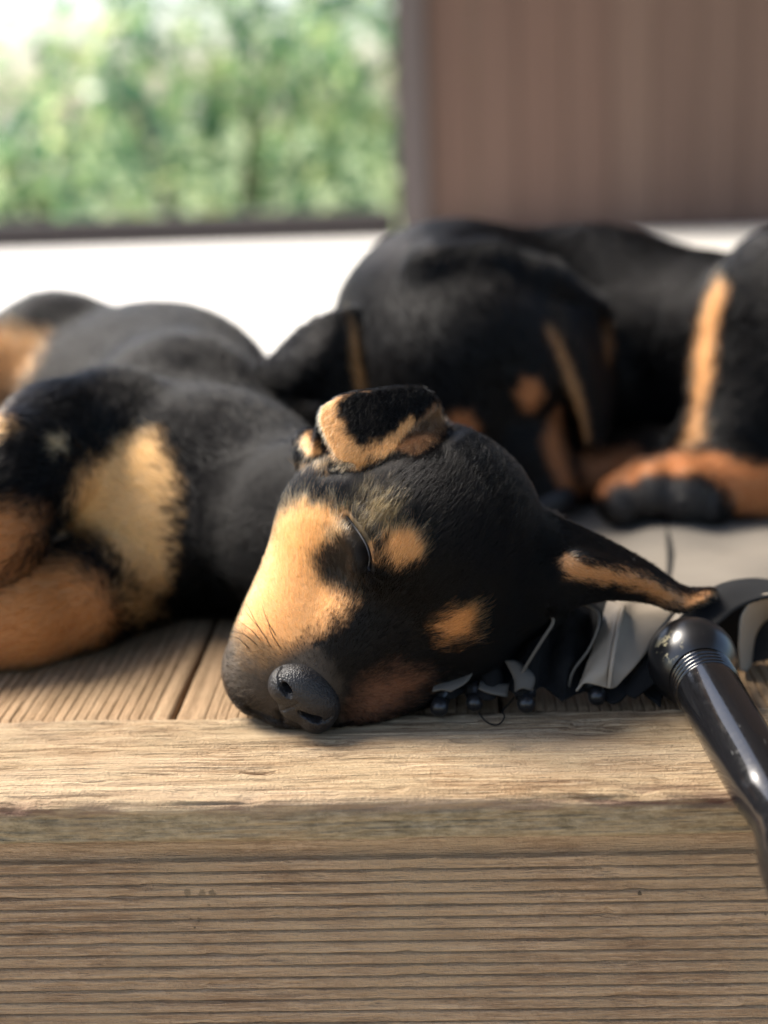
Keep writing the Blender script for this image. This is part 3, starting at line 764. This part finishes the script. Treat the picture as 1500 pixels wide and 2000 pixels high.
# whiskers
for (a, b, c) in [((528, 1262), (512, 1235), (478, 1192)), ((538, 1240), (522, 1212), (512, 1182)), ((508, 1250), (490, 1230), (466, 1212)), ((512, 1236), (498, 1212), (482, 1180)), ((500, 1258), (478, 1240), (448, 1232)), ((486, 1266), (464, 1246), (440, 1244)), ((545, 1262), (528, 1232), (522, 1200))]:
    hit = bvh_hits(Vh, Qh, [a])[0]
    if hit is None: continue
    y0 = hit[1]; C = np.array([hit, P(*b, y0 - .006), P(*c, y0 - .010)])
    V, Q = tube(cr(C, 10), np.linspace(.00022, .00006, 10), 5); link('whisker', np_mesh('whisker', V, Q, M['whisker']), dog1)

# ------------------------------------------------------------------ the curled puppy behind
S2 = 1.15e-3
R2 = np.array([[-.8971, .4395, -.0442], [-.1817, -.4583, -.87], [-.4026, -.7725, .4911]])
T2 = np.array([.0266, .3848, .0775])
def h2(x, y, z): return T2 + R2 @ (np.array([x, y, z]) * S2)
EAR3 = [[(694, 612, .372), (704, 690, .362), (716, 775, .355)], [(668, 612, .362), (668, 690, .345), (690, 782, .342)],
        [(612, 632, .358), (610, 705, .336), (640, 778, .336)], [(552, 684, .360), (552, 728, .342), (572, 770, .342)], [(503, 735, .360), (508, 744, .352), (518, 757, .350)]]
EAR4 = [[(1050, 640, .405), (1090, 610, .41), (1150, 620, .43)], [(1080, 690, .390), (1115, 660, .40), (1180, 680, .425)],
        [(1110, 750, .382), (1140, 720, .39), (1190, 740, .415)], [(1140, 820, .380), (1160, 800, .39), (1185, 810, .405)], [(1152, 870, .382), (1160, 872, .385), (1170, 868, .39)]]
f2 = Field((-.20, .26, -.004), (.36, .74, .225), .0024)
head_prims(f2, h2, R2, S2)
f2.chain([h2(0, -35, -15), P(860, 670, .45), P(920, 650, .52)], [.046, .054, .062], .03)
f2.ell(P(850, 652, .50), (.066, .07, .066), None, .03)
f2.cap(P(900, 652, .54), P(1150, 655, .55), .067, .067, .03)
f2.cap(P(1150, 655, .55), P(1400, 705, .50), .067, .069, .03)
f2.ell(P(1525, 690, .44), (.052, .06, .076), None, .012)
f2.chain([P(1470, 780, .42), P(1400, 900, .40), P(1370, 950, .395)], [.040, .028, .02], .012)
f2.chain([P(1560, 950, .385), P(1430, 945, .375), P(1330, 945, .368)], [.021, .021, .020], .01)
for (u, v, y, r) in ((1210, 975, .352, .0150), (1270, 955, .348, .0155), (1330, 965, .346, .0155), (1385, 985, .350, .0130)):
    f2.cap(P(u, v, y), P(u * .55 + 1330 * .45, 935, .372), r, .014, .003)
f2.chain([P(1180, 930, .40), P(1270, 900, .42)], [.018, .022], .01)
f2.ell(P(950, 800, .46), (.08, .06, .06), None, .03)
f2.ell(P(690, 830, .44), (.055, .045, .045), None, .03)
# loose skin folds over the neck
for a, b in (((840, 515, .41), (960, 520, .43)), ((960, 525, .43), (1060, 545, .44)), ((1060, 560, .43), (1160, 610, .45))):
    f2.cap(P(*a), P(*b), .0105, .0105, .020)
for rows in (EAR3, EAR4): f2.sheet(sheet_pts(rows, .002).reshape(-1, 3), .0032, .005)
f2.floor(.007)
V2, Q2 = f2.mesh(); V2 = relax(V2, Q2, 6); N2 = normals(V2, Q2)
PATCH2 = [
    ([(872, 825), (890, 805), (920, 808), (936, 835), (925, 858), (890, 860)], RUST, 22, .5),
    ([(1010, 770), (1022, 742), (1048, 740), (1063, 770), (1048, 800), (1022, 800)], RUST * 1.1, 22, .5),
    ([(1075, 820), (1092, 800), (1100, 850), (1112, 920), (1130, 960), (1120, 1000), (1090, 1005), (1096, 950), (1072, 900), (1062, 860)], RUST * .9, 26, .5),
    ([(1062, 640), (1082, 640), (1112, 700), (1140, 780), (1152, 860), (1140, 868), (1120, 800), (1095, 720)], TAN * .55, 16, .3),
    ([(1176, 630), (1190, 640), (1198, 690), (1188, 712), (1180, 670)], TAN * .5, 16, .3),
    ([(676, 612), (700, 640), (716, 770), (696, 772), (686, 690)], TAN * .6, 14, .3),
    ([(1372, 590), (1400, 540), (1420, 560), (1400, 640), (1390, 740), (1372, 800), (1374, 860), (1330, 880), (1350, 800), (1352, 700)], TAN, 26, .4),
    ([(1180, 960), (1240, 905), (1310, 882), (1400, 885), (1440, 900), (1700, 930), (1700, 1060), (1440, 1010), (1400, 930), (1300, 925), (1240, 945), (1215, 950)], RUST * 1.35, 24, .4),
    ([(1140, 890), (1240, 880), (1250, 920), (1190, 960), (1140, 960)], RUST * .8, 40, .4),
    ([(1190, 955), (1215, 945), (1240, 952), (1250, 930), (1300, 930), (1320, 945), (1360, 935), (1400, 960), (1400, 1010), (1360, 1040), (1240, 1040), (1190, 1010)], np.array([.05, .046, .044]), 16, .4),
]
PATCH2 = [p_ + (-1, 9) for p_ in PATCH2]
def col2(p, n, j=1.0): return coat(p, n, PATCH2, BLACK, j)
dog2 = body_mesh('puppy', V2, Q2, col2(V2, N2), label='black and tan puppy curled up behind, head bowed over pale cloth', category='dog')
def comb2(p, n):
    d = p - h2(0, 60, -6); r = np.linalg.norm(d, axis=1); d = d / r[:, None]
    wb = np.clip((r - .14) / .04, 0, 1)[:, None]; d = d * (1 - wb) + np.array([.9, .2, -.25]) * wb
    return d, np.interp(r, [.02, .1, .3], [.003, .007, .011]), np.full(len(p), .3)
add_fur(dog2, V2, Q2, N2, lambda p, n: col2(p, n, 1.5), comb2, 90000, 6, None, .0002, pts=3)
build_nose(dog2, h2(0, 56, -13), R2, S2, .001)

# ------------------------------------------------------------------ umbrella
umb = link('umbrella', None, label='collapsed black umbrella with silver lining under the puppies', category='umbrella')
umb.location = tuple(G(1165, 1390)); UI = Matrix.Translation(-Vector(umb.location))
def upart(name, me, **kw):
    me.transform(UI); return link(name, me, umb, **kw)
def cloth(name, C, step, mats, th=.0005, wrinkle=.0006, wf=60):
    """two-sided panel: first material on the side its rows turn to, second on the back"""
    A = spline_grid(np.array(C, float), step); n0, n1 = A.shape[:2]; V = A.reshape(-1, 3); Q = grid_faces(n0, n1); N = normals(V, Q)
    V = V + N * (fbm(V, wf, 3) * wrinkle)[:, None]; N = normals(V, Q)
    VV = np.concatenate([V + N * th, V - N * th]); QQ = np.concatenate([Q, Q[:, ::-1] + len(V)])
    b = np.concatenate([np.arange(n1), np.arange(1, n0) * n1 + n1 - 1, ((n0 - 1) * n1 + np.arange(n1 - 1))[::-1], (np.arange(1, n0 - 1) * n1)[::-1]])
    b2 = np.roll(b, -1); rim = np.stack([b, b + len(V), b2 + len(V), b2], 1)
    me = np_mesh(name, VV, np.concatenate([QQ, rim]), mats[0]); me.materials.append(mats[1])
    mi = np.zeros(len(me.polygons), np.int32); mi[len(Q):] = 1; me.polygons.foreach_set('material_index', mi)
    return upart(name, me)
def px_rows(rows): return [[P(*c) for c in r] for r in rows]
sn = (M['silver'], M['nylon']); ns = (M['nylon'], M['silver']); ss = (M['silver'], M['silver'])
# lining spread flat under the curled puppy
xs_ = np.linspace(.02, .42, 9); ys_ = np.linspace(.165, .62, 9)
rows = [[(x_, y_, .003 + .0065 * (1 + noise(np.array([[x_ * 15, y_ * 15, 2.]]))[0])) for x_ in xs_] for y_ in ys_]
cloth('canopy_panel', rows, .005, (M['lining'], M['lining']), wrinkle=.0026, wf=20)
SG = spline_grid(np.array(rows), .01); sp_ = [q_ for q_ in bvh_hits(SG.reshape(-1, 3), grid_faces(*SG.shape[:2]), densify([(1300, 1010), (1306, 1060), (1308, 1115), (1302, 1165), (1296, 1215)], 8)) if q_ is not None]
sp_ = relax_line(np.array(sp_)); V, Q = tube(sp_ + np.array([0, 0, .0008]), np.full(len(sp_), .0013), 6)
upart('seam', np_mesh('seam', V, Q, M['nylon']))
# pale lining fold in front, rising to the right
cloth('canopy_panel', px_rows([
    [(1128, 1352, .083), (1142, 1335, .0835), (1165, 1338, .083), (1192, 1345, .0835), (1205, 1340, .085)],
    [(1140, 1320, .088), (1160, 1300, .087), (1186, 1300, .085), (1200, 1296, .088), (1250, 1290, .092)],
    [(1160, 1250, .100), (1180, 1240, .099), (1200, 1235, .096), (1225, 1240, .102), (1300, 1222, .112)],
    [(1180, 1190, .118), (1200, 1185, .118), (1216, 1188, .115), (1250, 1190, .122), (1340, 1176, .135)],
    [(1190, 1165, .140), (1215, 1160, .140), (1235, 1160, .138), (1270, 1160, .145), (1362, 1160, .158)]]), .002, ss, wrinkle=.0007)
# black arching fold to the right with its lining turned in
cloth('canopy_panel', px_rows([
    [(1215, 1352, .090), (1262, 1290, .098), (1310, 1226, .110), (1352, 1182, .125), (1412, 1140, .142), (1500, 1133, .155), (1600, 1150, .165), (1660, 1260, .17)],
    [(1225, 1358, .086), (1272, 1300, .092), (1325, 1238, .102), (1372, 1192, .115), (1428, 1152, .130), (1508, 1148, .142), (1600, 1170, .15), (1650, 1280, .155)],
    [(1240, 1365, .084), (1290, 1325, .088), (1350, 1270, .094), (1400, 1222, .103), (1446, 1186, .115), (1512, 1168, .126), (1590, 1190, .135), (1630, 1290, .14)]]), .0025, (M['nylon'], M['nylon']), wrinkle=.0004)
cloth('canopy_panel', px_rows([
    [(1446, 1310, .120), (1444, 1250, .120), (1448, 1200, .122), (1480, 1166, .126), (1530, 1160, .13), (1600, 1190, .135)],
    [(1452, 1312, .126), (1452, 1255, .127), (1462, 1215, .13), (1492, 1185, .134), (1540, 1180, .138), (1600, 1215, .14)],
    [(1465, 1312, .140), (1470, 1260, .142), (1480, 1228, .145), (1506, 1205, .15), (1550, 1200, .155), (1600, 1235, .16)]]), .002, ss, wrinkle=.0004)
cloth('canopy_panel', px_rows([
    [(1300, 1345, .110), (1360, 1345, .118), (1420, 1340, .126), (1480, 1332, .132), (1560, 1335, .136), (1660, 1340, .14)],
    [(1310, 1290, .120), (1370, 1290, .130), (1430, 1285, .140), (1490, 1280, .148), (1560, 1280, .152), (1660, 1290, .156)],
    [(1340, 1220, .132), (1390, 1210, .142), (1440, 1200, .152), (1500, 1190, .160), (1570, 1190, .164), (1660, 1200, .168)],
    [(1370, 1180, .140), (1420, 1160, .152), (1460, 1150, .162), (1510, 1145, .170), (1580, 1150, .174), (1660, 1160, .178)]]), .003, (M['nylon'], M['nylon']), wrinkle=.0012)
# black gathered folds under the near puppy's cheek
cloth('canopy_panel', px_rows([
    [(820, 1372, .080), (850, 1352, .086), (880, 1366, .080), (915, 1350, .088), (950, 1370, .079), (985, 1345, .090), (1020, 1362, .080), (1060, 1342, .091), (1100, 1368, .081), (1150, 1345, .092), (1200, 1372, .082), (1250, 1350, .092), (1290, 1378, .084)],
    [(820, 1340, .084), (850, 1330, .094), (885, 1325, .086), (920, 1318, .097), (960, 1330, .086), (995, 1310, .099), (1035, 1310, .087), (1070, 1300, .101), (1110, 1316, .088), (1150, 1310, .103), (1190, 1330, .092), (1240, 1320, .106), (1290, 1330, .096)],
    [(840, 1290, .090), (870, 1285, .101), (900, 1275, .092), (935, 1270, .105), (970, 1275, .096), (1005, 1265, .110), (1040, 1262, .098), (1080, 1250, .114), (1120, 1258, .102), (1155, 1255, .117), (1190, 1272, .106), (1240, 1270, .121), (1290, 1280, .114)],
    [(880, 1230, .106), (905, 1226, .113), (930, 1218, .108), (960, 1212, .118), (990, 1210, .112), (1020, 1205, .122), (1060, 1200, .116), (1090, 1195, .126), (1125, 1195, .120), (1150, 1195, .132), (1190, 1198, .126), (1240, 1205, .138), (1290, 1210, .134)],
    [(960, 1170, .130), (970, 1160, .135), (985, 1150, .132), (1000, 1145, .138), (1015, 1140, .134), (1035, 1140, .142), (1060, 1140, .138), (1090, 1142, .146), (1115, 1145, .142), (1140, 1150, .150), (1170, 1158, .146), (1200, 1168, .154), (1230, 1178, .150)]]), .002, (M['nylon'], M['nylon']), wrinkle=.003, wf=70)
# tucked folds: black loop with a pale turned edge
def loop_fold(pl, y0, depth, w):
    C = []
    for (u, v, dy) in pl:
        C.append([P(u, v, y0 + dy), P(u + 2, v - 1, y0 + dy + depth * .35), P(u + 6, v - 6, y0 + dy + depth)])
    cloth('canopy_fold', C, .0016, (M['nylon'], M['nylon']), wrinkle=.0003)
    hem = [P(u, v, y0 + dy - .0004) for (u, v, dy) in pl]
    V, Q = tube(cr(np.array(hem), 60), np.full(60, w), 6); upart('hem', np_mesh('hem', V, Q, M['hem']))
loop_fold([(1008, 1345, .004), (1018, 1318, .003), (1040, 1280, .003), (1062, 1245, .004), (1080, 1215, .006), (1072, 1200, .008), (1050, 1202, .010), (1028, 1222, .012), (1012, 1240, .014)], .080, .014, .0008)
loop_fold([(1110, 1345, .006), (1120, 1310, .006), (1150, 1268, .008), (1168, 1225, .010), (1168, 1198, .014), (1145, 1182, .018), (1112, 1182, .020), (1090, 1190, .022)], .084, .014, .0007)
# pale turned-back corners at the rib tips
for rows in ([[(1006, 1352, .079), (1020, 1345, .0785), (1040, 1350, .079)], [(1003, 1325, .082), (1024, 1318, .0815), (1044, 1322, .082)], [(985, 1290, .088), (1004, 1290, .087), (1020, 1296, .088)]],
             [[(845, 1352, .074), (862, 1348, .0735), (880, 1352, .074)], [(848, 1338, .077), (875, 1336, .0765), (910, 1334, .077)], [(850, 1330, .080), (880, 1326, .080), (925, 1312, .081)]],
             [[(934, 1345, .080), (955, 1355, .079), (990, 1362, .080)], [(936, 1338, .082), (956, 1345, .081), (992, 1350, .082)], [(938, 1330, .085), (958, 1338, .084), (995, 1335, .085)]]):
    cloth('canopy_corner', px_rows(rows), .0012, (M['hem'], M['hem']), wrinkle=.0003)
V, Q = tube(cr(np.array([P(1190, 1342, .0825), P(1196, 1290, .0845), P(1206, 1235, .095), P(1218, 1186, .114)]), 30), np.full(30, .0011), 6)
upart('seam', np_mesh('seam', V, Q, M['silver']))
def rib_tip(u, v, y, du, sc=1.0):
    a = P(u, v, y); a[2] = max(a[2], .0036 * sc); ax = P(u + du, v - 46, y + .012) - a; ax[2] = max(ax[2], .002); ax /= np.linalg.norm(ax)
    prof = [(0, 0), (.0002, .0016), (.0010, .0026), (.0024, .0031), (.0040, .0030), (.0052, .0025), (.0060, .0023), (.0068, .0036), (.0105, .0038), (.0112, .0034), (.0118, .0039), (.0150, .0040), (.0160, .003)]
    V, Q = tube([a + ax * (s_ * sc) for s_, _ in prof], np.array([max(r_, .0002) for _, r_ in prof]) * sc, 14)
    upart('rib_tip', np_mesh('rib_tip', V, Q, M['plastic']))
for a in ((857, 1396, .0740, 3, 1.25), (926, 1384, .0785, 2, 1.15), (1029, 1391, .0765, -4, 1.25), (1168, 1372, .083, -8, 1.25)): rib_tip(*a)
thread = [G(935, 1392, .001), G(948, 1408, .001), G(965, 1416, .0012), G(978, 1412, .0012), G(985, 1400, .0015), G(982, 1388, .0025), G(995, 1374, .003), G(1004, 1362, .004)]
V, Q = tube(cr(np.array(thread), 50), np.full(50, .00035), 5); upart('loose_thread', np_mesh('loose_thread', V, Q, M['nylon']))

# ------------------------------------------------------------------ turned black handle
hA = P(1352, 1292, .092); hB = P(1552, 1640, -.035)
ax = (hB - hA); ax /= np.linalg.norm(ax)
def lathe(name, prof, seg=64, mat='lacquer'):
    me_pts = [hA + ax * s_ for s_, _ in prof]
    T = ax; U = np.cross(T, [0, 0, 1]); U /= np.linalg.norm(U); B = np.cross(T, U); th = np.linspace(0, 2 * math.pi, seg, endpoint=False)
    V = np.array(me_pts)[:, None, :] + np.array([max(r_, 1e-5) for _, r_ in prof])[:, None, None] * (U * np.cos(th)[:, None] + B * np.sin(th)[:, None])[None]
    return np_mesh(name, V.reshape(-1, 3), grid_faces(len(prof), seg, True), M[mat])
handle = link('handle', None, label='glossy black turned handle with chipped round knob, jutting over the deck edge', category='handle')
KR = .0188
prof = [(-KR * math.cos(a), KR * math.sin(a)) for a in np.linspace(0, 2.35, 34)]
link('knob', lathe('knob', prof, mat='knob'), handle)
ring = []
for i in range(4):
    s0 = .0140 + i * .0027
    ring += [(s0 + .00135 * (1 - math.cos(a)), .0118 + .0020 * math.sin(a)) for a in np.linspace(0, math.pi, 8)]
link('neck_rings', lathe('neck_rings', ring), handle)
sh = [(.0246, .0100), (.0248, .0128), (.0256, .0130), (.04, .0131), (.08, .0130), (.098, .0126), (.108, .0117), (.116, .0115), (.122, .0121), (.130, .0140), (.140, .0162), (.152, .0172), (.164, .0165), (.176, .0145), (.186, .0125), (.20, .0122), (.26, .0125), (.262, .001)]
sh = [tuple(x_) for x_ in cr(np.array(sh), 120)]
link('shaft', lathe('shaft', sh), handle)

# ------------------------------------------------------------------ garden hedge beyond the opening
def hedge(cx, cy, zb, rx, ry, rz, n, seed, label, leaf=.045):
    rng = np.random.default_rng(seed); o = link('hedge_shrub', None, label=label, category='shrub', group='shrubs beyond the opening'); o.location = (cx, cy, zb)
    d = rng.normal(size=(n, 3)); d /= np.linalg.norm(d, axis=1)[:, None]; r = rng.random(n)**.4
    c = d * r[:, None] * np.array([rx, ry, rz]); c *= (1 + .22 * fbm(d * 1.0 + seed, 2.3, 3))[:, None]; c[:, 2] += rz
    keep = fbm(c + seed * 3, 8.0, 2) > -.02; c = c[keep]; n = len(c); d = d[keep]
    a = rng.normal(size=(n, 3)); a += d * .8; a /= np.linalg.norm(a, axis=1)[:, None]; b = np.cross(a, rng.normal(size=(n, 3))); b /= np.linalg.norm(b, axis=1)[:, None]; nn = np.cross(a, b)
    s = (leaf * rng.uniform(.6, 1.4, n))[:, None]
    V = np.stack([c - b * s, c + a * s * .42 - nn * s * .08, c + b * s, c - a * s * .42 - nn * s * .08], 1).reshape(-1, 3)
    Q = np.arange(n * 4).reshape(n, 4); link('foliage', np_mesh('foliage', V, Q, M['leaf'], False), o, kind='stuff')
    for k in range(3):
        x0 = rng.uniform(-.3, .3) * rx; pts = [(x0 * .3, 0, 0), (x0, rng.uniform(-.2, .2), rz * .6), (x0 * 2, rng.uniform(-.3, .3), rz * 1.3)]
        Vt, Qt = tube(cr(np.array(pts), 10), np.linspace(.03, .01, 10), 7); link('stem', np_mesh('stem', Vt, Qt, M['bark']), o)
hs = [(-2.2, 4.7, .47, 3600, 'loose shrub at the far left of the garden opening'), (-1.45, 5.2, .50, 4000, 'bushy shrub left of centre in the garden opening'), (-.75, 4.7, .62, 5600, 'leafy shrub in the middle of the garden opening'), (-.05, 5.1, .68, 6400, 'shrub beside the post in the garden opening'), (.9, 5.4, .7, 4000, 'shrub half hidden behind the plank wall')]
for i, (x_, y_, rz, n_, lb) in enumerate(hs): hedge(x_, y_, -.36, .62, .5, rz, int(n_ * .42), 20 + i, lb, .045)
